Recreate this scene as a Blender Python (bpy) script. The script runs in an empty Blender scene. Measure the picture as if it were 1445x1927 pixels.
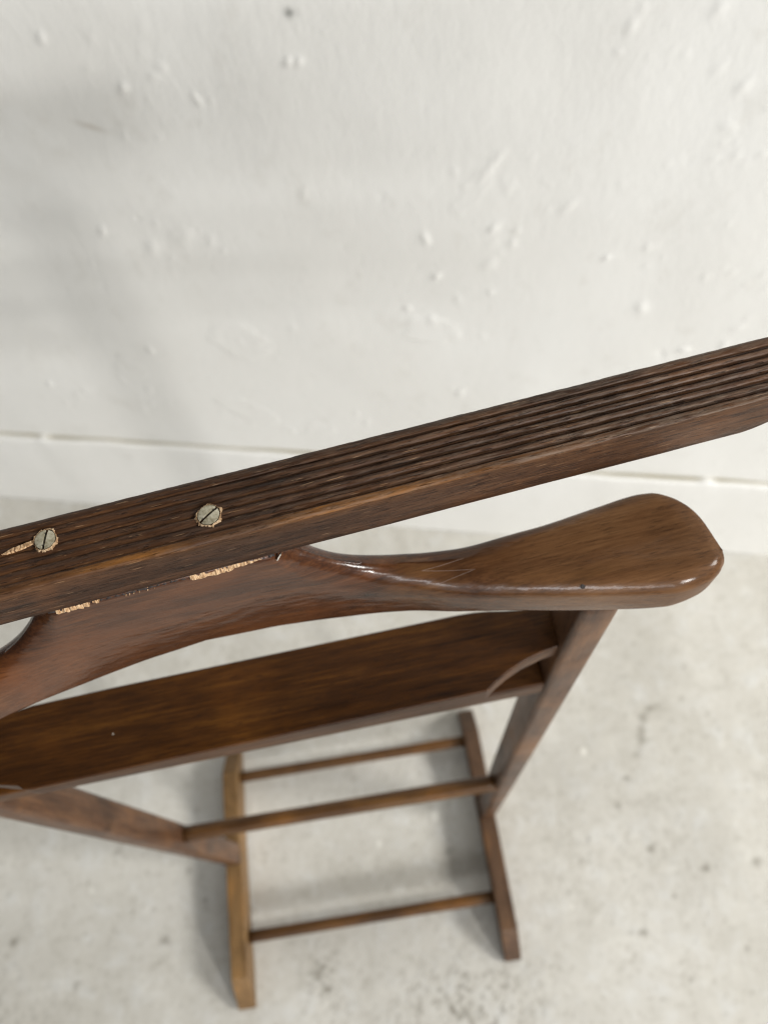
import bpy, bmesh, math, random
import numpy as np
from mathutils import Matrix, Vector
from mathutils.bvhtree import BVHTree

random.seed(7)
rng = np.random.default_rng(11)
sc = bpy.context.scene
col = sc.collection

# ------------------------------------------------------------------ camera
R = [[0.9878520817482112, -0.15503995543855748, 0.010529805474730387],
     [-0.14219876297716685, -0.874545131100236, 0.46362735626431123],
     [-0.06267197454595697, -0.45949257435401625, -0.8859677182155283]]
CAM = (0.09824531, -0.00644900, 1.33)
cam = bpy.data.cameras.new('camera')
cam.sensor_fit = 'HORIZONTAL'
cam.sensor_width = 36.0
cam.lens = 36.0 * 1449.0 / 1445.0
cam.clip_start = 0.02
cam.clip_end = 60.0
cam.dof.use_dof = True
cam.dof.focus_distance = 0.305
cam.dof.aperture_fstop = 10.0
cam.dof.aperture_blades = 0
co = bpy.data.objects.new('camera', cam)
col.objects.link(co)
co.matrix_world = Matrix(((R[0][0], -R[0][1], -R[0][2], CAM[0]),
                          (R[1][0], -R[1][1], -R[1][2], CAM[1]),
                          (R[2][0], -R[2][1], -R[2][2], CAM[2]),
                          (0, 0, 0, 1)))
sc.camera = co

# ------------------------------------------------------------------ light
world = bpy.data.worlds.new('World')
sc.world = world
world.use_nodes = True
bg = world.node_tree.nodes['Background']
bg.inputs[0].default_value = (0.93, 0.97, 1.0, 1)
bg.inputs[1].default_value = 0.09


def area(name, loc, target, sx, sy, power, color):
    l = bpy.data.lights.new(name, 'AREA')
    l.shape = 'RECTANGLE'
    l.size, l.size_y = sx, sy
    l.energy = power
    l.color = color
    o = bpy.data.objects.new(name, l)
    col.objects.link(o)
    o.location = loc
    d = Vector(target) - Vector(loc)
    o.rotation_euler = d.to_track_quat('-Z', 'Y').to_euler()
    return o


# daylight from a big window on the right and a doorway at the front right, plus two added lamps:
# a broad soft fill in front and a strip for the hanger arm highlight
area('window_light', (4.9, -1.45, 3.5), (0.0, 0.10, 0.2), 1.3, 1.3, 365, (1.0, 0.985, 0.945))
area('doorway_light', (3.25, -4.40, 2.75), (0.0, 0.25, 0.6), 0.5, 0.65, 205, (1.0, 0.98, 0.945))
area('front_fill_light', (0.5, -4.5, 1.9), (0.0, 0.3, 0.3), 4.6, 3.6, 70, (0.95, 0.975, 1.0))
area('arm_highlight_light', (0.3, -4.2, 2.2), (0.1, 0.1, 1.0), 2.7, 0.7, 72, (0.97, 0.985, 1.0))

sc.view_settings.view_transform = 'Standard'
sc.view_settings.look = 'None'
sc.view_settings.exposure = -0.34
sc.view_settings.gamma = 1.0
sc.view_settings.use_curve_mapping = False
sc.render.engine = 'CYCLES'
sc.cycles.use_denoising = True
sc.cycles.denoiser = 'OPENIMAGEDENOISE'
sc.cycles.denoising_input_passes = 'RGB_ALBEDO_NORMAL'
sc.cycles.denoising_prefilter = 'ACCURATE'
sc.cycles.pixel_filter_type = 'BLACKMAN_HARRIS'
sc.cycles.filter_width = 1.25
sc.cycles.sample_clamp_indirect = 3.0
sc.cycles.max_bounces = 6
sc.cycles.caustics_reflective = False
sc.cycles.caustics_refractive = False


# ------------------------------------------------------------------ helpers
def pchip(xs, ys):
    xs = np.array(xs, float); ys = np.array(ys, float)
    h = np.diff(xs); dl = np.diff(ys) / h
    m = np.zeros_like(ys)
    m[0], m[-1] = dl[0], dl[-1]
    for i in range(1, len(xs) - 1):
        if dl[i - 1] * dl[i] > 0:
            w1 = 2 * h[i] + h[i - 1]; w2 = h[i] + 2 * h[i - 1]
            m[i] = (w1 + w2) / (w1 / dl[i - 1] + w2 / dl[i])

    def f(x):
        x = min(max(x, xs[0]), xs[-1])
        i = min(int(np.searchsorted(xs, x, side='right')) - 1, len(h) - 1)
        t = (x - xs[i]) / h[i]
        return float((2 * t**3 - 3 * t**2 + 1) * ys[i] + (t**3 - 2 * t**2 + t) * h[i] * m[i]
                     + (-2 * t**3 + 3 * t**2) * ys[i + 1] + (t**3 - t**2) * h[i] * m[i + 1])
    return f


def link(name, me, mat, parent=None, mw=None, smooth=True):
    o = bpy.data.objects.new(name, me)
    col.objects.link(o)
    if mat:
        me.materials.append(mat)
    if smooth:
        me.polygons.foreach_set('use_smooth', [True] * len(me.polygons))
    if parent:
        o.parent = parent
    if mw is not None:
        o.matrix_world = mw
    return o


def pydata(name, v, f):
    me = bpy.data.meshes.new(name)
    me.from_pydata(v, [], f)
    me.update()
    return me


def from_bm(name, bm):
    me = bpy.data.meshes.new(name)
    bmesh.ops.recalc_face_normals(bm, faces=bm.faces)
    bm.to_mesh(me); bm.free()
    return me


def weighted(o):
    m = o.modifiers.new('weighted_normal', 'WEIGHTED_NORMAL')
    m.keep_sharp = False
    m.weight = 80


def frame(origin, xdir, zdir=(0, 0, 1)):
    x = Vector(xdir).normalized()
    z = Vector(zdir); z = (z - x * z.dot(x)).normalized()
    y = z.cross(x)
    return Matrix(((x.x, y.x, z.x, origin[0]), (x.y, y.y, z.y, origin[1]),
                   (x.z, y.z, z.z, origin[2]), (0, 0, 0, 1)))


def vnoise(x, seed=0):
    """smooth 1-D value noise"""
    r = np.random.default_rng(seed).uniform(-1, 1, 4096)
    x = np.asarray(x, float)
    i = np.floor(x).astype(int); t = x - i; t = t * t * (3 - 2 * t)
    return r[i % 4096] * (1 - t) + r[(i + 1) % 4096] * t


def vnoise2(x, y, seed=0):
    r = np.random.default_rng(seed).uniform(-1, 1, (256, 256))
    i = np.floor(x).astype(int); j = np.floor(y).astype(int)
    tx = x - i; ty = y - j
    tx = tx * tx * (3 - 2 * tx); ty = ty * ty * (3 - 2 * ty)
    i %= 256; j %= 256; i1 = (i + 1) % 256; j1 = (j + 1) % 256
    return (r[i, j] * (1 - tx) + r[i1, j] * tx) * (1 - ty) + (r[i, j1] * (1 - tx) + r[i1, j1] * tx) * ty


# ------------------------------------------------------------------ materials
class N:
    def __init__(self, name):
        self.m = bpy.data.materials.new(name)
        self.m.use_nodes = True
        self.t = self.m.node_tree
        self.b = self.t.nodes['Principled BSDF']

    def n(self, typ, **kw):
        nd = self.t.nodes.new(typ)
        for k, v in kw.items():
            if k == 'ins':
                for kk, vv in v.items():
                    if isinstance(vv, bpy.types.NodeSocket):
                        self.t.links.new(vv, nd.inputs[kk])
                    else:
                        nd.inputs[kk].default_value = vv
            else:
                setattr(nd, k, v)
        return nd

    def ln(self, a, b):
        self.t.links.new(a, b)

    def mapped(self, scale, coord='Object', loc=None):
        tc = self.n('ShaderNodeTexCoord')
        mp = self.n('ShaderNodeMapping')
        mp.inputs['Scale'].default_value = scale
        self.ln(tc.outputs[coord], mp.inputs['Vector'])
        if loc is not None:
            self.ln(loc, mp.inputs['Location'])
        return mp.outputs[0]

    def noise(self, vec, scale=1.0, detail=4.0, rough=0.55, dist=0.0):
        return self.n('ShaderNodeTexNoise', ins={'Vector': vec, 'Scale': scale, 'Detail': detail,
                                                 'Roughness': rough, 'Distortion': dist}).outputs[0]

    def ramp(self, fac, stops):
        r = self.n('ShaderNodeValToRGB')
        els = r.color_ramp.elements
        while len(els) < len(stops):
            els.new(0.5)
        for e, (p, c) in zip(els, stops):
            e.position = p
            e.color = (*c, 1) if len(c) == 3 else c
        self.ln(fac, r.inputs[0])
        return r.outputs[0]

    def mix(self, fac, a, b, mode='MIX'):
        mx = self.n('ShaderNodeMix', data_type='RGBA', blend_type=mode)
        for s, v in ((mx.inputs[0], fac), (mx.inputs[6], a), (mx.inputs[7], b)):
            if isinstance(v, bpy.types.NodeSocket):
                self.ln(v, s)
            else:
                s.default_value = v if not isinstance(v, tuple) or len(v) == 4 else (*v, 1)
        return mx.outputs[2]

    def math(self, op, a, b=None, clamp=False):
        mt = self.n('ShaderNodeMath', operation=op, use_clamp=clamp)
        for s, v in ((mt.inputs[0], a), (mt.inputs[1], b)):
            if v is None:
                continue
            if isinstance(v, bpy.types.NodeSocket):
                self.ln(v, s)
            else:
                s.default_value = v
        return mt.outputs[0]

    def mrange(self, v, a, b, c, d):
        return self.n('ShaderNodeMapRange', ins={'Value': v, 'From Min': a, 'From Max': b,
                                                 'To Min': c, 'To Max': d}).outputs[0]


def wood(name, dark, mid, light, rough=(0.28, 0.42), coat=0.35, coat_rough=0.12, fleck=0.0,
         patchy=0.55, pores=0.45, wear=False, bump=0.25, spec=0.16, ends=None, wear_col=(0.23, 0.095, 0.022), grime=0.5):
    k = N(name)
    oi = k.n('ShaderNodeObjectInfo')
    loc = k.n('ShaderNodeCombineXYZ', ins={'X': k.math('MULTIPLY', oi.outputs['Random'], 9.0),
                                           'Y': k.math('MULTIPLY', oi.outputs['Random'], 31.0), 'Z': 2.0}).outputs[0]
    big = k.noise(k.mapped((5, 26, 26), loc=loc), 1.0, 5, 0.6, 0.6)
    streak = k.noise(k.mapped((14, 230, 230), loc=loc), 1.0, 5, 0.66, 0.25)
    pore = k.noise(k.mapped((130, 1300, 1300), loc=loc), 1.0, 2, 0.5)
    patch = k.noise(k.mapped((11, 15, 15), loc=loc), 1.0, 3, 0.6, 0.8)
    f = k.math('ADD', k.math('MULTIPLY', big, 0.5), k.math('MULTIPLY', streak, 0.5))
    fine = k.noise(k.mapped((42, 720, 720), loc=loc), 1.0, 3, 0.7, 0.2)
    f = k.math('ADD', f, k.math('MULTIPLY', k.math('SUBTRACT', fine, 0.5), 0.40))
    c = k.ramp(f, [(0.30, dark), (0.5, mid), (0.73, light)])
    # warm, thinner stain here and there
    c = k.mix(k.mrange(patch, 0.5, 0.72, 0.0, patchy), c, tuple(np.array(light) * (1.25, 1.05, 0.75)))
    # dark old polish / grime
    c = k.mix(k.mrange(patch, 0.28, 0.45, grime, 0.0), c, tuple(np.array(dark) * 0.6))
    if ends:
        # polish rubbed thin towards the shoulders
        sx = k.n('ShaderNodeSeparateXYZ', ins={'Vector': k.n('ShaderNodeTexCoord').outputs['Object']}).outputs[0]
        ef = k.math('MULTIPLY', k.mrange(k.math('ABSOLUTE', sx), 0.10, 0.19, 0.0, 1.0), k.mrange(big, 0.3, 0.65, 0.55, 1.0), clamp=True)
        c = k.mix(ef, c, k.ramp(f, [(0.29, ends[0]), (0.5, ends[1]), (0.74, ends[2])]))
    # open pores
    c = k.mix(k.mrange(pore, 0.56, 0.68, 0.0, pores), c, tuple(np.array(dark) * 0.4))
    if fleck > 0:
        fl = k.noise(k.mapped((110, 2300, 2300), loc=loc), 1.0, 1, 0.4)
        c = k.mix(k.mrange(fl, 0.70, 0.76, 0.0, fleck), c, (0.42, 0.26, 0.14))
    if wear:
        at = k.n('ShaderNodeAttribute', attribute_name='wear')
        wn = k.noise(k.mapped((30, 300, 300)), 1.0, 4, 0.6)
        wf = k.math('MULTIPLY', at.outputs['Fac'], k.mrange(wn, 0.38, 0.62, 0.25, 1.0), clamp=True)
        c = k.mix(wf, c, wear_col)
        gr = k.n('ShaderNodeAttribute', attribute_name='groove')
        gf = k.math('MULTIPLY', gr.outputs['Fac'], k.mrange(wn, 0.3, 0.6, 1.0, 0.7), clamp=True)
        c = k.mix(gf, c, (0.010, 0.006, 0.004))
        du = k.n('ShaderNodeAttribute', attribute_name='dusty')
        df = k.math('MULTIPLY', du.outputs['Fac'], k.mrange(k.noise(k.mapped((90, 900, 900)), 1.0, 4, 0.65), 0.40, 0.66, 0.0, 1.0), clamp=True)
        c = k.mix(df, c, (0.235, 0.180, 0.135))
    k.ln(c, k.b.inputs['Base Color'])
    rn = k.mrange(k.noise(k.mapped((30, 90, 90), loc=loc), 1.0, 4, 0.6), 0.3, 0.7, rough[0], rough[1])
    k.ln(rn, k.b.inputs['Roughness'])
    if ends:
        k.ln(k.mrange(k.math('ABSOLUTE', sx), 0.185, 0.225, coat, coat * 0.3), k.b.inputs['Coat Weight'])
    else:
        k.b.inputs['Coat Weight'].default_value = coat
    k.b.inputs['Coat Roughness'].default_value = coat_rough
    k.b.inputs['Specular IOR Level'].default_value = spec
    h = k.math('ADD', k.math('MULTIPLY', streak, 0.6), k.math('MULTIPLY', k.mrange(pore, 0.58, 0.72, 0.0, -1.0), 0.8))
    bp = k.n('ShaderNodeBump', ins={'Strength': bump, 'Distance': 0.0006, 'Height': h})
    k.ln(bp.outputs[0], k.b.inputs['Normal'])
    # the polish has soft dents of its own
    cb = k.n('ShaderNodeBump', ins={'Strength': 0.2, 'Distance': 0.002,
                                    'Height': k.noise(k.mapped((60, 160, 160), loc=loc), 1.0, 3, 0.5)})
    k.ln(cb.outputs[0], k.b.inputs['Coat Normal'])
    return k.m


M_hanger = wood('walnut_polished', (0.009, 0.0031, 0.0012), (0.056, 0.0190, 0.0066), (0.130, 0.049, 0.0168),
                rough=(0.42, 0.56), coat=0.66, coat_rough=0.17, spec=0.06, pores=0.3, wear=True, wear_col=(0.20, 0.095, 0.034),
                ends=((0.052, 0.0225, 0.0095), (0.132, 0.0630, 0.026), (0.215, 0.112, 0.049)))
M_rail = wood('walnut_worn_rail', (0.012, 0.0050, 0.0026), (0.056, 0.0240, 0.0108), (0.130, 0.060, 0.0265),
              rough=(0.38, 0.6), coat=0.10, coat_rough=0.3, fleck=0.5, wear=True, bump=0.9, grime=0.3)
M_board = wood('walnut_amber_board', (0.012, 0.0040, 0.0009), (0.052, 0.0182, 0.0034), (0.128, 0.050, 0.0078),
               rough=(0.40, 0.55), coat=0.15, coat_rough=0.3, patchy=0.28, grime=0.3)
M_frame = wood('walnut_frame', (0.026, 0.0115, 0.0060), (0.084, 0.040, 0.020), (0.175, 0.092, 0.045),
               rough=(0.40, 0.55), coat=0.22, coat_rough=0.28)
M_dowel = wood('walnut_dowel', (0.030, 0.0125, 0.0045), (0.095, 0.043, 0.013), (0.20, 0.10, 0.030),
               rough=(0.40, 0.55), coat=0.2, coat_rough=0.28)
M_foot = wood('walnut_foot', (0.10, 0.055, 0.022), (0.20, 0.115, 0.048), (0.30, 0.18, 0.078),
              rough=(0.45, 0.6), coat=0.15, coat_rough=0.3)
M_foot_dark = wood('walnut_foot_dark', (0.045, 0.024, 0.014), (0.098, 0.055, 0.032), (0.17, 0.10, 0.058),
                   rough=(0.45, 0.6), coat=0.15, coat_rough=0.3)


def raw_wood(name='bare_splintered_wood', g=1.0):
    k = N(name)
    s = k.noise(k.mapped((1300, 260, 260)), 1.0, 3, 0.65, 0.4)
    c = k.ramp(s, [(0.34, (0.09 * g, 0.04 * g, 0.018 * g)), (0.47, (0.46 * g, 0.27 * g, 0.13 * g)), (0.62, (0.72 * g, 0.52 * g, 0.32 * g))])
    k.ln(c, k.b.inputs['Base Color'])
    k.b.inputs['Roughness'].default_value = 0.75
    bp = k.n('ShaderNodeBump', ins={'Strength': 0.8, 'Distance': 0.0006, 'Height': s})
    k.ln(bp.outputs[0], k.b.inputs['Normal'])
    return k.m


M_raw = raw_wood()
M_rim = raw_wood('frayed_hole_rim', 0.62)


def screw_metal():
    k = N('tarnished_screw_metal')
    s = k.noise(k.mapped((420, 420, 420)), 1.0, 4, 0.65)
    c = k.ramp(s, [(0.35, (0.26, 0.225, 0.145)), (0.5, (0.44, 0.40, 0.29)), (0.68, (0.60, 0.56, 0.44))])
    k.ln(c, k.b.inputs['Base Color'])
    k.b.inputs['Metallic'].default_value = 0.4
    k.ln(k.mrange(s, 0.3, 0.7, 0.55, 0.34), k.b.inputs['Roughness'])
    bp = k.n('ShaderNodeBump', ins={'Strength': 0.35, 'Distance': 0.0003, 'Height': s})
    k.ln(bp.outputs[0], k.b.inputs['Normal'])
    return k.m


M_screw = screw_metal()


def plain(name, c, rough=0.6):
    k = N(name)
    s = k.noise(k.mapped((300, 300, 300)), 1.0, 3, 0.6)
    k.ln(k.mix(s, tuple(np.array(c) * 0.75), tuple(np.minimum(np.array(c) * 1.2, 1))), k.b.inputs['Base Color'])
    k.b.inputs['Roughness'].default_value = rough
    return k.m


M_slot = plain('slot_dirt', (0.065, 0.058, 0.042), 0.8)
M_joint = plain('joint_dirt_shade', (0.014, 0.0065, 0.004), 0.6)  # near-black brown, joint dirt with the rail's shade put into the colour
M_drop = plain('paint_fleck', (0.62, 0.58, 0.5), 0.5)
M_scratch = plain('scratched_polish', (0.20, 0.13, 0.095), 0.5)


def wall_paint(name, attr=True):
    k = N(name)
    lo = k.noise(k.mapped((3.2, 3.2, 3.2)), 1.0, 4, 0.6)
    c = k.ramp(lo, [(0.3, (0.785, 0.772, 0.733)), (0.7, (0.835, 0.828, 0.797))])
    mid = k.noise(k.mapped((26, 26, 18)), 1.0, 5, 0.65)
    c = k.mix(k.mrange(mid, 0.30, 0.42, 0.22, 0.0), c, (0.60, 0.575, 0.52))
    if attr:
        at = k.n('ShaderNodeAttribute', attribute_name='dirt')
        c = k.mix(at.outputs['Fac'], c, (0.30, 0.225, 0.13))
        a2 = k.n('ShaderNodeAttribute', attribute_name='scuff')
        c = k.mix(a2.outputs['Fac'], c, (0.05, 0.055, 0.045))
    k.ln(c, k.b.inputs['Base Color'])
    k.b.inputs['Roughness'].default_value = 0.42
    k.b.inputs['Specular IOR Level'].default_value = 0.45
    f1 = k.noise(k.mapped((260, 260, 190)), 1.0, 3, 0.55)
    f2 = k.noise(k.mapped((75, 75, 50)), 1.0, 3, 0.55)
    f3 = k.noise(k.mapped((150, 150, 14)), 1.0, 3, 0.6, 0.4)
    h = k.math('ADD', k.math('ADD', k.math('MULTIPLY', f1, 0.3), f2), k.math('MULTIPLY', f3, 0.22))
    bp = k.n('ShaderNodeBump', ins={'Strength': 0.22, 'Distance': 0.0022, 'Height': h})
    k.ln(bp.outputs[0], k.b.inputs['Normal'])
    return k.m


M_wall = wall_paint('painted_plaster')


def concrete():
    k = N('worn_concrete')
    v = k.mapped((1, 1, 1))
    a = k.noise(v, 3.5, 5, 0.62)
    b = k.noise(v, 24, 5, 0.65, 0.3)
    d = k.noise(v, 95, 5, 0.72)
    c = k.ramp(a, [(0.3, (0.530, 0.507, 0.452)), (0.7, (0.615, 0.595, 0.546))])
    c = k.mix(k.mrange(b, 0.52, 0.70, 0.0, 0.55), c, (0.66, 0.66, 0.64))
    c = k.mix(k.mrange(b, 0.45, 0.28, 0.0, 0.5), c, (0.42, 0.395, 0.34))
    c = k.mix(k.mrange(d, 0.58, 0.70, 0.0, 0.55), c, (0.70, 0.70, 0.68))
    c = k.mix(k.mrange(d, 0.45, 0.30, 0.0, 0.6), c, (0.29, 0.268, 0.222))
    at = k.n('ShaderNodeAttribute', attribute_name='stain')
    c = k.mix(at.outputs['Fac'], c, (0.115, 0.095, 0.062))
    a2 = k.n('ShaderNodeAttribute', attribute_name='pale')
    c = k.mix(a2.outputs['Fac'], c, (0.74, 0.72, 0.66))
    k.ln(c, k.b.inputs['Base Color'])
    k.ln(k.mrange(b, 0.3, 0.7, 0.5, 0.68), k.b.inputs['Roughness'])
    h = k.math('ADD', k.math('MULTIPLY', d, 0.5), b)
    bp = k.n('ShaderNodeBump', ins={'Strength': 0.45, 'Distance': 0.0025, 'Height': h})
    k.ln(bp.outputs[0], k.b.inputs['Normal'])
    return k.m


M_floor = concrete()


def ledge_mat():
    k = N('dusty_paint_ledge')
    at = k.n('ShaderNodeAttribute', attribute_name='dust')
    s = k.noise(k.mapped((9, 60, 60)), 1.0, 5, 0.65)
    c0 = k.ramp(k.noise(k.mapped((3.2, 3.2, 3.2)), 1.0, 4, 0.6), [(0.3, (0.785, 0.772, 0.733)), (0.7, (0.840, 0.832, 0.803))])
    mott = k.noise(k.mapped((22, 22, 22)), 1.0, 5, 0.65)
    c0 = k.mix(k.mrange(mott, 0.30, 0.40, 0.3, 0.0), c0, (0.60, 0.58, 0.54))
    f = k.math('MULTIPLY', at.outputs['Fac'], k.mrange(s, 0.32, 0.6, 0.7, 1.0), clamp=True)
    c = k.mix(f, c0, (0.33, 0.295, 0.205))
    k.ln(c, k.b.inputs['Base Color'])
    k.b.inputs['Roughness'].default_value = 0.5
    f2 = k.noise(k.mapped((60, 60, 45)), 1.0, 4, 0.55)
    bp = k.n('ShaderNodeBump', ins={'Strength': 0.25, 'Distance': 0.003, 'Height': f2})
    k.ln(bp.outputs[0], k.b.inputs['Normal'])
    return k.m


M_ledge = ledge_mat()


# ------------------------------------------------------------------ floor and wall
def axis(lo, hi, dlo, dhi, step, coarse):
    a = np.arange(dlo, dhi, step)
    l = np.arange(lo, dlo, coarse); h = np.arange(dhi, hi + coarse, coarse)
    return np.concatenate([l, a, h])


def grid_mesh(name, U, V, fn):
    uu, vv = np.meshgrid(U, V)
    P, attrs = fn(uu, vv)
    nu, nv = len(U), len(V)
    me = bpy.data.meshes.new(name)
    me.vertices.add(nu * nv)
    me.vertices.foreach_set('co', P.reshape(-1).astype(np.float32))
    idx = np.arange(nu * nv).reshape(nv, nu)
    q = np.stack([idx[:-1, :-1], idx[:-1, 1:], idx[1:, 1:], idx[1:, :-1]], -1).reshape(-1, 4)
    nf = len(q)
    me.loops.add(nf * 4)
    me.loops.foreach_set('vertex_index', q.reshape(-1).astype(np.int32))
    me.polygons.add(nf)
    me.polygons.foreach_set('loop_start', np.arange(0, nf * 4, 4, dtype=np.int32))
    me.update(calc_edges=True)
    me.validate()
    for an, av in attrs.items():
        a = me.attributes.new(an, 'FLOAT', 'POINT')
        a.data.foreach_set('value', np.clip(av, 0, 1).reshape(-1).astype(np.float32))
    return me


SPOTS = [(.127, .072, 7), (.44, .031, 6), (.454, -.038, 5), (.515, -.008, 7), (.591, -.009, 7), (.434, .139, 6),
         (.395, -.078, 6), (.377, -.076, 4), (.537, -.119, 5), (.444, -.146, 4), (-.323, .012, 8), (-.285, .106, 5),
         (-.261, .06, 5), (-.561, .044, 8), (-.092, -.061, 8), (-.078, -.085, 6), (.35, .06, 4), (.33, .03, 5),
         (.30, -.01, 4), (.41, .10, 4), (.56, .25, 6), (.58, .30, 5), (-.40, .15, 5), (-.46, -.03, 6)]


def floor_fn(x, y):
    z = 0.0008 * vnoise2(x * 14 + 50, y * 14 + 50, 3) - 0.0008
    st = np.zeros_like(x); pale = np.zeros_like(x)
    wob = 1 + 0.5 * vnoise2(x * 130 + 90, y * 130 + 90, 5)
    for cx, cy, r in SPOTS:
        d = np.hypot(x - cx, (y - cy) * 1.15) / (r * 0.001)
        st += 0.55 * np.exp(-(d * wob * 1.2) ** 2)
    # speckled dark patch in front, between the two feet
    patch = np.exp(-(((x - .115) / .10) ** 2 + ((y + .135) / .055) ** 2))
    patch += 0.8 * np.exp(-(((x + .085) / .03) ** 2 + ((y + .075) / .045) ** 2))
    patch += 0.28 * np.exp(-(((x - .36) / .16) ** 2 + ((y - .03) / .10) ** 2))
    patch += 0.6 * np.exp(-(((x + .56) / .10) ** 2 + ((y + .10) / .09) ** 2))
    fine = vnoise2(x * 160 + 200, y * 130 + 200, 8) * 0.6 + vnoise2(x * 380 + 300, y * 380 + 100, 9) * 0.5
    st += patch * np.clip((fine - 0.08) * 1.8, 0, 0.6)
    # a short wandering crack, and a broad damp tint at the right and under the wall
    pts = [(.52, .247), (.503, .243), (.488, .229), (.481, .21), (.475, .192), (.46, .172)]
    for (x0, y0), (x1, y1) in zip(pts[:-1], pts[1:]):
        dx, dy = x1 - x0, y1 - y0
        t = np.clip(((x - x0) * dx + (y - y0) * dy) / (dx * dx + dy * dy), 0, 1)
        d = np.hypot(x - x0 - t * dx, y - y0 - t * dy)
        st += 0.26 * np.exp(-(d * wob / 0.006) ** 2)
    br = vnoise2(x * 6 + 20, y * 6 + 70, 12)
    st += 0.20 * np.clip(br, 0, 1)
    for cx, cy, r in [(.376, .191, 6), (.115, .13, 6), (.30, -.03, 3), (.02, .10, 3), (-.35, .06, 3), (-.44, .10, 4)]:
        d = np.hypot(x - cx, y - cy) / (r * 0.001)
        pale += 0.95 * np.exp(-(d * wob) ** 4)
    pf = vnoise2(x * 45 + 400, y * 60 + 10, 21)
    pale += 0.30 * np.clip(pf - 0.25, 0, 1)
    return np.stack([x, y, z], -1), {'stain': st, 'pale': pale}


U = axis(-2.2, 2.6, -0.75, 0.95, 0.0035, 0.1)
V = axis(-2.0, 1.3, -0.20, 0.92, 0.0035, 0.1)
fl = link('floor', grid_mesh('floor', U, V, floor_fn), M_floor)
fl['kind'] = 'structure'

WA = np.array((-0.65505, 0.86126, 0.0)); WD = (0.96683, -0.25543, 0.0)
WM = frame(WA, WD)          # local x along the wall, local y into the wall
RECESS = 0.012


def wall_fn(u, z):
    d = 0.0016 * vnoise2(u * 4 + 10, z * 4 + 10, 31) + 0.0006 * vnoise2(u * 15 + 40, z * 11 + 40, 32)
    rg = np.random.default_rng(5)

    def blob(cu, cz, ru, rz, h, ang=0.0, flat=2.0):
        nonlocal d
        m = (np.abs(u - cu) < 3 * max(ru, rz)) & (np.abs(z - cz) < 3 * max(ru, rz))
        if not m.any():
            return
        du = u[m] - cu; dz = z[m] - cz
        ca, sa = math.cos(ang), math.sin(ang)
        a = (du * ca + dz * sa) / ru; b = (-du * sa + dz * ca) / rz
        a = a + 0.25 * vnoise2(u[m] * 110 + 7, z[m] * 110 + 3, 55)
        d[m] += h * np.exp(-(a * a + b * b) ** (flat / 2))

    for _ in range(330):
        s = rg.gamma(2.0, 0.0008) + 0.0010
        blob(rg.uniform(-0.1, 1.6), rg.uniform(0.25, 1.1), s * rg.uniform(0.7, 1.2), s * rg.uniform(0.8, 2.2),
             rg.choice([1, 1, 1, -0.6]) * s * rg.uniform(0.10, 0.30), rg.uniform(-0.9, 0.5), rg.choice([2.0, 3.0, 4.0]))
    # clustered drips of thick paint
    for cu, cz in [(0.936, .785), (.953, .70), (1.155, .89), (1.18, .80), (1.12, .71), (.995, .78), (.60, .70), (.617, .91),
                   (.60, .33), (.66, .31), (.33, .36), (.44, .37), (1.25, .62), (1.20, .93), (1.05, .93)]:
        for _ in range(rg.integers(5, 10)):
            s = rg.uniform(0.0015, 0.005)
            blob(cu + rg.normal(0, 0.022), cz + rg.normal(0, 0.022), s, s * rg.uniform(1, 2.4),
                 s * rg.uniform(0.08, 0.20), rg.uniform(-0.8, 0.3), 3.0)
    # flaked and painted-over patches
    def flake(cu, cz, ru, rz, h, ang=0.0, rim=0.6):
        h *= 1.0
        blob(cu, cz, ru, rz, h, ang, 9.0)
        blob(cu, cz, ru * 0.86, rz * 0.82, -h * rim, ang, 7.0)
    flake(.885, .558, .036, .024, .0011)
    flake(.622, .515, .036, .038, .0011, 0.2)
    flake(.930, .775, .011, .036, .0006, -0.5)
    flake(.947, .805, .004, .024, .0006, -0.55, 0.0)
    flake(.60, .35, .05, .022, .0009, -0.6)
    flake(.68, .30, .05, .02, .0009, 0.2)
    flake(.44, .44, .025, .02, .0008)
    for cu, cz, s, h in [(.5015, .7039, .005, .0014), (.5554, .682, .009, .0012), (.6002, .70, .011, .0010), (.9529, .7274, .004, .0012),
                         (.953, .677, .008, .0009), (.760, .910, .0035, .0018), (.770, .910, .003, .0016), (1.1576, .893, .005, .0011),
                         (.8925, .653, .004, .0018), (.5956, .8825, .004, .0016), (.5358, .93, .004, .0014), (1.118, .957, .006, .0009)]:
        blob(cu, cz, s * 0.8, s * 1.4, h, -0.5)
    dirt = np.zeros_like(u); scuff = np.zeros_like(u)
    a = (u - .549) * math.cos(-.34) + (z - .8385) * math.sin(-.34)
    b = -(u - .549) * math.sin(-.34) + (z - .8385) * math.cos(-.34)
    dirt += 0.42 * np.exp(-((a + .004) / .014) ** 2 - (b / .0026) ** 2)
    dirt += 0.16 * np.exp(-((u - .45) / .05) ** 2 - ((z - .83) / .05) ** 2) * np.clip(vnoise2(u * 40 + 8, z * 40, 60) + .4, 0, 1)
    scuff += 0.75 * np.exp(-(((u - .769) / .0045) ** 2 + ((z - .9525) / .0035) ** 2) * (1 + .6 * vnoise2(u * 400 + 9, z * 400 + 9, 61)))
    scuff += 0.25 * np.exp(-((u - .43) / .003) ** 2 - ((z - .47) / .005) ** 2)
    return np.stack([u, RECESS - d, z], -1), {'dirt': dirt, 'scuff': scuff}


U = axis(-1.6, 3.0, -0.15, 1.75, 0.0028, 0.1)
V = axis(0.10, 2.2, 0.22, 1.08, 0.0028, 0.1)
wall = link('wall', grid_mesh('wall', U, V, wall_fn), M_wall, mw=WM)
wall['kind'] = 'structure'


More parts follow.
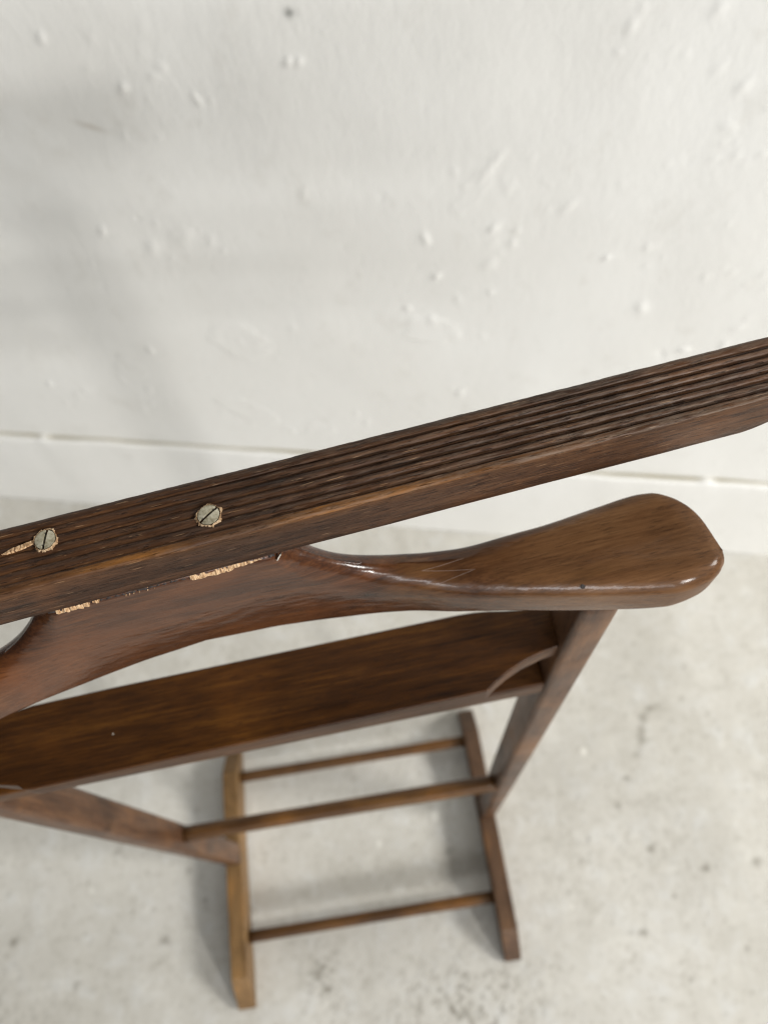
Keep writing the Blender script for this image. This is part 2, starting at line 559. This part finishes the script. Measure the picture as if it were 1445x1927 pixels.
def ledge_mesh():
    """low plinth band along the foot of the wall: rounded, dusty top edge"""
    us = axis(-1.6, 3.0, -0.2, 1.8, 0.006, 0.1)
    prof = [(0.0, 0.0), (0.0, 0.05), (0.0, 0.12), (0.0, 0.20), (0.0, 0.228), (0.0004, 0.233), (0.0018, 0.2365), (0.004, 0.238), (0.007, 0.2384),
            (0.010, 0.2382), (0.0135, 0.2378), (0.03, 0.2378)]
    dustv = [0, 0, 0, 0, 0, 0.0, 0.05, 0.30, 0.8, 1.0, 1.0, 1.0]
    v = []; du = []
    w1 = vnoise(us * 5 + 30, 3); w2 = vnoise(us * 28 + 60, 4); w3 = vnoise(us * 9 + 300, 6)
    for i, u in enumerate(us):
        drip = sum(math.exp(-((u - c) / w) ** 2) for c, w in ((.2066, .007), (1.3225, .009)))
        for (y, z), dd in zip(prof, dustv):
            f = min(1.0, z / 0.2)
            yy = y + 0.0010 * w1[i] * f + 0.0006 * w2[i] * f
            zz = z + (0.0015 * w1[i] + 0.0008 * w2[i] if z > 0.2 else 0)
            if z > .236 and drip > .05:
                zz += 0.003 * drip
            v.append((u, yy, zz)); du.append(dd * (0.85 + 0.25 * w3[i]) * (1 - min(.75, drip)))
    n = len(prof); f = []
    for i in range(len(us) - 1):
        for j in range(n - 1):
            f.append((i * n + j, (i + 1) * n + j, (i + 1) * n + j + 1, i * n + j + 1))
    me = pydata('baseboard', v, f)
    a = me.attributes.new('dust', 'FLOAT', 'POINT')
    a.data.foreach_set('value', np.clip(np.array(du), 0, 1).astype(np.float32))
    return me


bb = link('baseboard', ledge_mesh(), M_ledge, parent=wall)


# ------------------------------------------------------------------ the valet stand
stand = bpy.data.objects.new('valet_stand', None)
col.objects.link(stand)
stand['label'] = 'dark brown wooden clothes valet stand with ribbed trouser rail above a curved coat hanger'
stand['category'] = 'valet stand'


def beveled_prism(name, outline, th, bev=0.002, seg=3, split=0):
    """outline in x-y, thickness th downwards from z=0 to z=-th"""
    bm = bmesh.new()
    vs = [bm.verts.new((x, y, 0)) for x, y in outline]
    f = bm.faces.new(vs)
    r = bmesh.ops.extrude_face_region(bm, geom=[f])
    bmesh.ops.translate(bm, vec=(0, 0, -th), verts=[g for g in r['geom'] if isinstance(g, bmesh.types.BMVert)])
    bmesh.ops.recalc_face_normals(bm, faces=bm.faces)
    es = [e for e in bm.edges if e.calc_face_angle(0) > 0.5]
    bmesh.ops.bevel(bm, geom=es, offset=bev, segments=seg, profile=0.5, affect='EDGES', clamp_overlap=True)
    return from_bm(name, bm)


# --- feet: long runners with sloping, rounded ends, slightly arched underneath
def runner_mesh():
    pts = []
    h = 0.050
    prof = [(-0.091, 0.0), (-0.0905, 0.011), (-0.070, 0.031), (-0.0525, 0.0475), (-0.046, h),
            (0.095, h + 0.001), (0.236, h), (0.2425, 0.0475), (0.260, 0.031), (0.2805, 0.011), (0.281, 0.0),
            (0.22, 0.0), (0.19, 0.004), (0.095, 0.006), (0.0, 0.004), (-0.03, 0.0)]
    # local x along length (world y), local y = up, extruded in local z (world x)
    return beveled_prism('runner', [(a - 0.095, b) for a, b in prof], 0.025, 0.0020, 3)


for xc in (-0.2005, 0.1955):
    o = link('runner', runner_mesh(), M_foot if xc < 0 else M_foot_dark, stand)
    # local x -> world +y, local y -> world +z, local z -> world +x
    o.matrix_world = Matrix(((0, 0, 1, xc + 0.0125), (1, 0, 0, 0.095 + (0.004 if xc > 0 else -0.002)), (0, 1, 0, 0.0), (0, 0, 0, 1)))
    weighted(o)


# --- dowels
def dowel(p0, p1, r, name='dowel', mat=None):
    p0, p1 = Vector(p0), Vector(p1)
    L = (p1 - p0).length
    n, m = 24, 28
    v = []
    for i in range(m + 1):
        s = i / m
        rr = r * (1 + 0.02 * math.sin(7 * s + r * 900))
        for k in range(n):
            a = 2 * math.pi * k / n
            v.append((s * L, rr * math.cos(a), rr * math.sin(a)))
    f = [(i * n + k, i * n + (k + 1) % n, (i + 1) * n + (k + 1) % n, (i + 1) * n + k) for i in range(m) for k in range(n)]
    f.append(tuple(range(n))[::-1]); f.append(tuple(range(m * n, m * n + n)))
    return link(name, pydata(name, v, f), mat or M_dowel, stand, frame(p0, p1 - p0))


dowel((-0.191, -0.0005, 0.027), (0.186, 0.0005, 0.027), 0.0085)
dowel((-0.191, 0.231, 0.027), (0.186, 0.232, 0.027), 0.0085)
dowel((-0.192, 0.117, 0.352), (0.191, 0.1185, 0.357), 0.0093)


# --- uprights: rounded posts, 22 x 31 mm
def upright(base, top, w=0.0225, dpt=0.031):
    base, top = Vector(base), Vector(top)
    L = (top - base).length
    pts = []
    r = 0.0045
    for cx, cy, a0 in ((1, 1, 0), (-1, 1, 90), (-1, -1, 180), (1, -1, 270)):
        for k in range(5):
            a = math.radians(a0 + 90 * k / 4)
            pts.append((cx * (w / 2 - r) + r * math.cos(a), cy * (dpt / 2 - r) + r * math.sin(a)))
    n = len(pts); m = 40; v = []
    for i in range(m + 1):
        s = i / m
        sc_ = 0.97 + 0.03 * math.sin(math.pi * s)
        for a, b in pts:
            v.append((s * L, a * sc_, b * sc_))
    f = [(i * n + k, (i + 1) * n + k, (i + 1) * n + (k + 1) % n, i * n + (k + 1) % n) for i in range(m) for k in range(n)]
    f.append(tuple(range(n))); f.append(tuple(range(m * n, m * n + n))[::-1])
    me = pydata('upright', v, f)
    d = top - base
    # local x up the post, local y ~ world x, local z ~ world y
    x = d.normalized(); y = Vector((1, 0, 0)); y = (y - x * y.dot(x)).normalized(); z = x.cross(y)
    mw = Matrix(((x.x, y.x, z.x, base.x), (x.y, y.y, z.y, base.y), (x.z, y.z, z.z, base.z), (0, 0, 0, 1)))
    bm = bmesh.new(); bm.from_mesh(me); bmesh.ops.recalc_face_normals(bm, faces=bm.faces); bm.to_mesh(me); bm.free()
    return link('upright', me, M_frame, stand, mw)


upright((-0.2000, 0.1145, 0.046), (-0.1960, 0.1130, 0.976))
upright((0.1975, 0.1235, 0.046), (0.2030, 0.1290, 0.976))


# --- shaped trouser board between the uprights, and the plain bar under it
def board_mesh():
    # front edge (t) and back edge by s, ends cut in with a concave scoop
    right = [(.1415, .000), (.148, .0042), (.156, .0084), (.166, .0124), (.178, .0154), (.191, .0172)]
    rb = [(.191, .0445), (.184, .0436), (.174, .0437), (.164, .0452), (.154, .0472), (.146, .0482), (.136, .0487)]
    out = []
    out += [(-.191, .0210), (-.184, .0203), (-.176, .0188), (-.168, .0165), (-.160, .0135), (-.152, .0105), (-.144, .0080), (-.136, .0055), (-.1275, .0035), (-.1245, .0005), (-.119, -.0002)]
    out += [(-.06, 0), (0, 0), (.06, 0)] + right + rb
    out += [(.07, .0487), (0, .0487), (-.07, .0487), (-.120, .0480), (-.132, .0466), (-.144, .0440), (-.154, .0405), (-.164, .0385), (-.176, .0378), (-.191, .0375)]
    return beveled_prism('trouser_board', out, 0.0175, 0.0016, 3)


BY = math.radians(3.0)
bd = link('trouser_board', board_mesh(), M_board, stand, frame((0.004, 0.0915, 0.891), (math.cos(BY), math.sin(BY), 0.0)))
weighted(bd)
ub = link('lower_bar', beveled_prism('lower_bar', [(-.190, .0), (-.1, 0), (0, 0), (.1, 0), (.1895, .0), (.1895, .026), (0, .026), (-.190, .026)], 0.021, 0.0025, 3),
          M_board, stand, frame((0.0025, 0.1065, 0.820), (math.cos(BY * .8), math.sin(BY * .8), 0)))
weighted(ub)


# --- coat hanger: swept section, raised neck in the middle, arms bowed forward and broad at the shoulders
HYAW = math.atan(0.1033)
HM = frame((0.006, 0.126, 0.0), (math.cos(HYAW), math.sin(HYAW), 0))
bowR = pchip([0, .03, .05, .0745, .099, .123, .157, .191, .2128, .2198, .2330, .2400, .2440],
             [0, 0, -.001, -.0045, -.0100, -.0185, -.0295, -.0385, -.0435, -.0445, -.0432, -.0405, -.0370])
backR = pchip([0, .043, .050, .056, .064, .0715, .083, .096, .115, .138, .1635, .196, .2169, .2249, .2324, .2382, .2420, .2432, .2440],
              [.0225, .0222, .0195, .0150, .0108, .0093, .0088, .0080, .0050, .0024, .0024, .0046, .0062, .0054, .0016, -.0042, -.0118, -.0187, -.0265])
ztop = pchip([0, .046, .050, .054, .059, .066, .076, .088, .10, .12, .14, .16, .19, .225, .238, .2440],
             [1.0448, 1.0448, 1.0420, 1.0375, 1.0320, 1.0245, 1.0155, 1.0078, 1.0030, 1.0010, 1.0022, 1.0036, 1.0038, 1.0030, 1.0018, 1.0000])
zbot = pchip([0, .03, .06, .09, .12, .155, .19, .225, .236, .2440], [.9680, .9635, .9603, .9630, .9680, .9745, .9745, .9748, .9765, .9800])
rtf = pchip([0, .038, .046, .0543, .0614, .073, .089, .108, .13, .154, .2, .23, .2440], [.0030, .0030, .0050, .0085, .0120, .0140, .0145, .0140, .0115, .0100, .0095, .0085, .0060])
rtz = pchip([0, .038, .046, .0543, .0614, .073, .089, .108, .13, .154, .2, .23, .2440], [.0036, .0036, .0060, .0155, .0205, .0220, .0190, .0140, .0105, .0090, .0085, .0078, .0060])
rtb = pchip([0, .040, .050, .07, .12, .23, .2440], [.002, .002, .006, .007, .005, .005, .005])


def section(s):
    a = abs(s)
    if s < 0:
        a = a + 0.0045 * max(0.0, 1 - a / .16) * min(1.0, a / .03)
    kf = 1.0 if s > 0 else 1.0 - 0.30 * min(1, max(0, (a - .11) / .08))
    yf, yb, zt, zb = bowR(a) * kf, backR(a), ztop(a), zbot(a)
    if s < 0:
        yb += (kf - 1.0) * bowR(a) * 0 + (1 - kf) * 0.03
    w = yb - yf; h = zt - zb
    r1 = min(rtf(a), w * .55); rz = min(rtz(a), h * .55); r2 = min(rtb(a), w * .48, h * .48); r3 = min(.0045, w * .4, h * .4)
    pts = []

    def arc(cy, cz, r, a0, a1, n=9):
        for k in range(n):
            t = math.radians(a0 + (a1 - a0) * k / (n - 1))
            pts.append((cy + r * math.cos(t), cz + r * math.sin(t)))
    arc(yf + r3, zb + r3, r3, 270, 180, 6)
    for k in range(19):                       # eased front edge: two soft arrises with a flatter bevel between
        t = math.pi / 2 * k / 18
        e = 2 / (1.7 + 0.35 * min(1, max(0, (.14 - a) / .04)))
        pts.append((yf + r1 - r1 * math.cos(t) ** e, zt - rz + rz * math.sin(t) ** e))
    # top, very slightly crowned
    for k in (0.25, 0.5, 0.75):
        y0, y1 = yf + r1, yb - r2
        pts.append((y0 + (y1 - y0) * k, zt + 0.0006 * (1 - (2 * k - 1) ** 2) * (1 if a > .1 else 0)))
    arc(yb - r2, zt - r2, r2, 90, 0, 8)
    arc(yb - r3, zb + r3, r3, 0, -90, 6)
    for k in (0.33, 0.66):
        pts.append((yb - r3 + (yf + r3 - yb + r3) * k, zb))
    return pts


def hanger_mesh():
    ss = np.concatenate([np.linspace(0, .22, 120), .2440 - .0227 * (1 - np.linspace(0, 1, 40)) ** 1.8])
    ss = np.concatenate([-ss[::-1][:-1], ss])
    v = []
    n = None
    for s in ss:
        p = section(float(s)); n = len(p)
        so = float(s)
        v += [(so, y, z) for y, z in p]
    m = len(ss)
    f = [(i * n + k, (i + 1) * n + k, (i + 1) * n + (k + 1) % n, i * n + (k + 1) % n) for i in range(m - 1) for k in range(n)]
    # rounded end caps: shrink rings towards the middle of the end section
    for base, sgn in ((0, -1), ((m - 1) * n, 1)):
        ring = [v[base + k] for k in range(n)]
        cy = sum(p[1] for p in ring) / n; cz = sum(p[2] for p in ring) / n
        prev = base
        for sc_, ds in ((.94, .0004), (.82, .0008), (.6, .0011), (.35, .0013)):
            st = len(v)
            v += [(ring[0][0] + sgn * ds, cy + (p[1] - cy) * sc_, cz + (p[2] - cz) * sc_) for p in ring]
            for k in range(n):
                a, b, c, d = prev + k, prev + (k + 1) % n, st + (k + 1) % n, st + k
                f.append((a, d, c, b) if sgn > 0 else (a, b, c, d))
            prev = st
        f.append(tuple(prev + k for k in range(n)))
    wr = []
    for x, y, z in v:
        a = abs(x)
        if a < .245:
            dz = ztop(a) - z; dy = y - bowR(a)
            on = 1.0 if (-.0005 < dz < rtz(a) * 1.25 and dy < rtf(a) * 1.1) else 0.0
            on *= min(1, max(0, (a - .085) / .03)) * min(1, max(0, (.235 - a) / .03))
            wr.append(on * (0.45 + 0.5 * float(vnoise(x * 38 + 50, 71))) * (1.0 - .55 * min(1, max(0, (a - .14) / .05))))
        else:
            wr.append(0.0)
    me = pydata('coat_hanger', v, f)
    at = me.attributes.new('wear', 'FLOAT', 'POINT')
    at.data.foreach_set('value', np.clip(np.array(wr), 0, 1).astype(np.float32))
    bm = bmesh.new(); bm.from_mesh(me); bmesh.ops.recalc_face_normals(bm, faces=bm.faces); bm.to_mesh(me); bm.free()
    return me


hg = link('coat_hanger', hanger_mesh(), M_hanger, stand, HM)


# --- ribbed trouser rail on top of the neck
RZ0, RZ1 = 1.0452, 1.0700
RD = 0.0288           # depth
RS0, RS1 = -0.268, 0.281
GRV = [0.165, 0.305, 0.440, 0.575, 0.710, 0.870]     # groove centres, 0 = back edge, 1 = front arris


def rail_mesh():
    ss = np.linspace(RS0, RS1, 460)
    tt = np.linspace(0, 1, 96)
    gv = 1 - np.array(GRV)              # as fraction from the front
    bounds = np.concatenate([[0.0], gv[::-1], [1.0]])
    worn = 0.22 + 0.78 / (1 + np.exp(-(ss - 0.085) / 0.030))       # grooves filled and worn near the screws
    v = []; wear = []; grv = []; dst = []
    n = None
    for i, s in enumerate(ss):
        e0 = max(0, (s - (RS1 - .030)) / .030); e1 = max(0, ((RS0 + .030) - s) / .030)
        e = max(e0, e1)
        lift = 0.017 * e ** 1.7
        drop = 0.004 * max(0, (e - .6) / .4) ** 2
        sec = []
        w = []; gq = []; dq = []
        # front face bottom -> up
        for z in (RZ0 + .001, RZ0 + .006, RZ0 + .012, RZ0 + .018, RZ1 - .0035, RZ1 - .0016):
            zz = RZ0 + lift + (z - RZ0) * (RZ1 - RZ0 - lift - drop) / (RZ1 - RZ0)
            sec.append((-0.0006 + 0.00012 * vnoise(s * 60 + z * 500, 2), zz)); w.append(0.12 if z > RZ1 - .004 else 0.0)
        ro = 0.0009 + 0.0004 * vnoise(s * 45 + 9, 44)
        for q, t in enumerate(tt):
            h = 0.0
            k = np.searchsorted(bounds, t, side='right') - 1
            k = min(k, len(bounds) - 2)
            a, b = bounds[k], bounds[k + 1]
            c = (t - a) / (b - a)
            if 0 < k < len(bounds) - 2:
                bead = 1 - abs(2 * c - 1) ** 2.1
                h = -0.0026 * (1 - bead) * worn[i]
            elif k == 0:
                h = -0.0016 * max(0, (c - .80) / .20) ** 1.5 * worn[i]
            else:
                h = -0.0016 * max(0, (.16 - c) / .16) ** 1.5 * worn[i]
                h -= 0.0013 * max(0, (c - .45) / .55) ** 2
            # rounded front arris
            if t < 0.05:
                h -= ro * ((0.05 - t) / 0.05) ** 2
            h += 0.00016 * vnoise(s * 170 + k * 77, 100 + k) + 0.00010 * vnoise(s * 620 + q * 3.1, 130 + q)
            h += 0.00022 * vnoise(s * 23 + k * 31, 160 + k)
            sec.append((-0.0004 + t * (RD), RZ1 - drop + h))
            wv = 0.0
            if k == 0:
                wv = (0.95 if s < 0.15 else 0.95 - 5 * (s - .15)) * (0.5 + 0.7 * vnoise(s * 28 + 5, 7))
                wv = max(wv, .15)
                if c > .78:
                    wv *= 0.2
            elif c < .16:
                wv = 0.18
            w.append(max(0, wv))
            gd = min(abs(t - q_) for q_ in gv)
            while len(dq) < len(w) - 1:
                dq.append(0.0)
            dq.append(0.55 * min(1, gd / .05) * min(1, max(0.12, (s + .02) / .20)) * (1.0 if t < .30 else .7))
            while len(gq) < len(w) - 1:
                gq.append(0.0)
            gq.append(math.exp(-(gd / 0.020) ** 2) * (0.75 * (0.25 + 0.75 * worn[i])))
        for z in (RZ1 - .004, RZ0 + .014, RZ0 + .003):
            zz = RZ0 + lift + (z - RZ0) * (RZ1 - RZ0 - lift - drop) / (RZ1 - RZ0)
            sec.append((RD + .0002, zz)); w.append(0)
        for t in (.93, .5, .05):
            sec.append((t * RD, RZ0 + lift)); w.append(0)
        n = len(sec)
        v += [(float(s), float(a), float(b)) for a, b in sec]
        wear += w
        grv += gq + [0.0] * (len(w) - len(gq))
        dst += dq + [0.0] * (len(w) - len(dq))
    m = len(ss)
    f = [(i * n + k, (i + 1) * n + k, (i + 1) * n + (k + 1) % n, i * n + (k + 1) % n) for i in range(m - 1) for k in range(n)]
    f.append(tuple(range(n))); f.append(tuple(range((m - 1) * n, m * n))[::-1])
    me = pydata('trouser_rail', v, f)
    a = me.attributes.new('wear', 'FLOAT', 'POINT')
    a.data.foreach_set('value', np.array(wear, dtype=np.float32))
    a = me.attributes.new('groove', 'FLOAT', 'POINT')
    a.data.foreach_set('value', np.array(grv, dtype=np.float32))
    a = me.attributes.new('dusty', 'FLOAT', 'POINT')
    a.data.foreach_set('value', np.array(dst, dtype=np.float32))
    bm = bmesh.new(); bm.from_mesh(me); bmesh.ops.recalc_face_normals(bm, faces=bm.faces); bm.to_mesh(me); bm.free()
    return me


RYAW = math.atan(0.1105)
RM = frame((0.006, 0.1260, 0.0), (math.cos(RYAW), math.sin(RYAW), 0))
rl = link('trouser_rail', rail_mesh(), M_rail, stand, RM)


# --- slotted screws sunk into the rail, bare wood torn up round their holes
def screw(s, t, ang, r=0.0041):
    n = 40
    bm = bmesh.new()
    v = []
    prof = [(0.0, 0.00035), (0.5, 0.00033), (0.85, 0.00025), (0.96, 0.0001), (1.0, -0.0003), (1.0, -0.003)]
    # disc built on a grid so that a slot can be pressed into it
    g = 41
    idx = {}
    vs = []
    for i in range(g):
        for j in range(g):
            a = -1 + 2 * i / (g - 1); b = -1 + 2 * j / (g - 1)
            # square to disc
            x = a * math.sqrt(1 - b * b / 2); y = b * math.sqrt(1 - a * a / 2)
            rr = math.hypot(x, y)
            z = 0.0004 * (1 - rr ** 2)
            if abs(y) < 0.125:
                z -= 0.0013
            vs.append(bm.verts.new((x * r, y * r, z)))
    for i in range(g - 1):
        for j in range(g - 1):
            bm.faces.new((vs[i * g + j], vs[(i + 1) * g + j], vs[(i + 1) * g + j + 1], vs[i * g + j + 1]))
    be = [e for e in bm.edges if e.is_boundary]
    ex = bmesh.ops.extrude_edge_only(bm, edges=be)
    bmesh.ops.translate(bm, vec=(0, 0, -0.003), verts=[q for q in ex['geom'] if isinstance(q, bmesh.types.BMVert)])
    me = from_bm('screw', bm)
    me.materials.append(M_screw); me.materials.append(M_slot)
    for p in me.polygons:
        c = p.center
        if abs(c.y) < 0.115 * r and c.z < 0.0002:
            p.material_index = 1
    o = link('screw', me, None, rl, smooth=True)
    o.matrix_parent_inverse = Matrix()
    o.matrix_basis = Matrix.Translation((s, t, RZ1 + 0.0006)) @ Matrix.Rotation(ang, 4, 'Z')
    e = o.modifiers.new('edge_split', 'EDGE_SPLIT'); e.split_angle = math.radians(40)
    return o


SCREWS = [(-0.0335, 0.0182, math.radians(75), 0.0040), (0.0297, 0.0108, math.radians(33), 0.0042)]
for s_, t_, a_, r_ in SCREWS:
    screw(s_, t_, a_, r_)


def ragged_ring(s, t, r0, seed):
    """fibres lifted round the countersunk hole: uneven, missing in places"""
    rg = np.random.default_rng(seed)
    n = 72; v = []
    lo = vnoise(np.arange(n) * 0.22 + seed * 10, seed)
    for k in range(n):
        a = 2 * math.pi * k / n
        wd = r0 * max(0.03, 0.15 + 0.17 * lo[k] + 0.22 * rg.random() * (1 if rg.random() > .6 else 0.2))
        ri = r0 * (1.01 + 0.03 * rg.random())
        up = 0.0003 * rg.random()
        for q, z in ((0.0, -0.0012), (0.3, 0.0001 + up), (0.75, -0.0002), (1.0, -0.0014)):
            v.append((s + (ri + wd * q) * math.cos(a), t + (ri + wd * q) * math.sin(a), RZ1 + 0.0004 + z))
    f = []
    for k in range(n):
        q = (k + 1) % n
        for j in (0, 1, 2):
            f.append((k * 4 + j, k * 4 + j + 1, q * 4 + j + 1, q * 4 + j))
    return link('torn_wood_rim', pydata('torn_wood_rim', v, f), M_rim, rl, smooth=False)


for i, (s_, t_, a_, r_) in enumerate(SCREWS):
    o = ragged_ring(s_, t_, r_, 3 + i)
    o.matrix_parent_inverse = Matrix()


def sliver(parent, name, path, w0, mat, seed, normal=(0, 0, 1), thick=0.0005, taper=(0.15, 0.3), rag=(0.82, 0.3)):
    """ragged strip of exposed wood along a path of local points"""
    rg = np.random.default_rng(seed)
    P = [Vector(p) for p in path]
    nrm = Vector(normal).normalized()
    L = [0]
    for a, b in zip(P[:-1], P[1:]):
        L.append(L[-1] + (b - a).length)
    n = max(10, int(L[-1] / 0.0009)); v = []
    for i in range(n + 1):
        s = L[-1] * i / n
        k = min(max(1, int(np.searchsorted(L, s))), len(P) - 1)
        t = (s - L[k - 1]) / max(1e-9, L[k] - L[k - 1])
        p = P[k - 1].lerp(P[k], t)
        d = (P[k] - P[k - 1]).normalized(); side = nrm.cross(d)
        u = i / n
        w = w0 * min(1, (u + .03) / taper[0], (1.03 - u) / taper[1]) * (rag[0] + rag[1] * rg.random())
        o = p + side * (w0 * .12 * (rg.random() - .5))
        th = thick * (0.5 + rg.random())
        v += [o - side * w / 2 - nrm * .0012, o - side * w * .32 + nrm * th, o + side * w * .32 + nrm * th * .7, o + side * w / 2 - nrm * .0012]
    f = []
    for i in range(n):
        for j in range(3):
            f.append((i * 4 + j, (i + 1) * 4 + j, (i + 1) * 4 + j + 1, i * 4 + j + 1))
    f.append((0, 1, 2, 3)); f.append((n * 4 + 3, n * 4 + 2, n * 4 + 1, n * 4))
    o = link(name, pydata(name, [tuple(q) for q in v], f), mat, parent, smooth=False)
    o.matrix_parent_inverse = Matrix()
    return o


# long splinter torn out beside the left screw
sliver(rl, 'torn_splinter', [(-0.0505, 0.0166, RZ1), (-0.0455, 0.0174, RZ1), (-0.0372, 0.0188, RZ1)], 0.0026, M_raw, 4, thick=0.0003, taper=(.35, .05))
# chips along the joint between rail and neck (on the neck's front top edge)
NF = (0, -0.75, 0.66)


def neck_pt(s, dz=0.0):
    return (s, 0.0006 - dz * .2, 1.0428 + dz)


sliver(hg, 'joint_shade_strip', [(-.0455, .0010, 1.0434), (0, .0010, 1.0434), (.0485, .0012, 1.0434)], 0.0030, M_joint, 21, NF, thick=.0003, taper=(.02, .02))  # dark strip painting the dirty joint and the shade under the rail overhang
sliver(hg, 'edge_chip', [neck_pt(-.0425), neck_pt(-.036, .0003), neck_pt(-.0285, .0002)], 0.0046, M_raw, 9, NF, taper=(.05, .12))
sliver(hg, 'edge_chip', [neck_pt(-.0272, .0006), neck_pt(-.0242, .0008)], 0.0028, M_raw, 10, NF)
sliver(hg, 'edge_chip', [neck_pt(.0130), neck_pt(.023, .0), neck_pt(.034, .0003), neck_pt(.0430, .0005)], 0.0046, M_raw, 11, NF, taper=(.05, .5))
for s_ in (-.014, -.0125, -.0108, -.0085, -.005, -.0022):
    sliver(hg, 'edge_chip', [(s_, .0000, 1.0416), (s_ + .0009, .0018, 1.0444)], 0.0006, M_raw, int(abs(s_) * 1e4), NF, thick=.0005)
sliver(hg, 'edge_chip', [(.0488, -.0008, 1.0405), (.0515, .0010, 1.0430)], 0.0008, M_drop, 15, NF, thick=.0004)

# --- surface marks on the hanger: zig-zag scratch, nick in the front roll-over
dg = bpy.context.evaluated_depsgraph_get()
HB = BVHTree.FromPolygons([v.co.copy() for v in hg.data.vertices], [tuple(p.vertices) for p in hg.data.polygons])


def drop_on(s, t):
    hit = HB.ray_cast(Vector((s, t, 1.2)), Vector((0, 0, -1)))
    return hit[0]


def scratch(pts, r=0.00014):
    P = []
    for a, b in zip(pts[:-1], pts[1:]):
        for k in range(14):
            u = k / 14
            P.append(drop_on(a[0] + (b[0] - a[0]) * u, a[1] + (b[1] - a[1]) * u))
    P.append(drop_on(*pts[-1]))
    v = []; f = []
    for i, p in enumerate(P):
        d = (P[min(i + 1, len(P) - 1)] - P[max(i - 1, 0)]).normalized()
        sd = Vector((0, 0, 1)).cross(d).normalized()
        for q in (-1, 0, 1):
            v.append(tuple(p + sd * r * q + Vector((0, 0, 0.00006 if q == 0 else -0.00003))))
    for i in range(len(P) - 1):
        for j in (0, 1):
            f.append((i * 3 + j, (i + 1) * 3 + j, (i + 1) * 3 + j + 1, i * 3 + j + 1))
    o = link('scratch', pydata('scratch', v, f), M_scratch, hg, smooth=False)
    o.matrix_parent_inverse = Matrix()


scratch([(0.1290, -0.0045), (0.1090, -0.0050), (0.1330, -0.0110), (0.1150, -0.0120)])

nk = drop_on(0.1775, -0.0315)
sliver(hg, 'nick', [(0.1762, -0.0325, nk.z - .0005), (0.1796, -0.0298, nk.z + .0006)], 0.0030, M_joint, 77, (0, -.5, .85), thick=.0002)

# little dried drops on the board
for (s_, t_, r_) in ((-0.073, 0.021, 0.0004),):
    bm = bmesh.new()
    bmesh.ops.create_icosphere(bm, subdivisions=2, radius=r_)
    for v in bm.verts:
        v.co.z *= 0.35; v.co.x *= 1.0 + 0.3 * random.random()
    o = link('paint_fleck', from_bm('paint_fleck', bm), M_drop, bd)
    o.matrix_parent_inverse = Matrix()
    o.location = (s_, t_, 0.0)
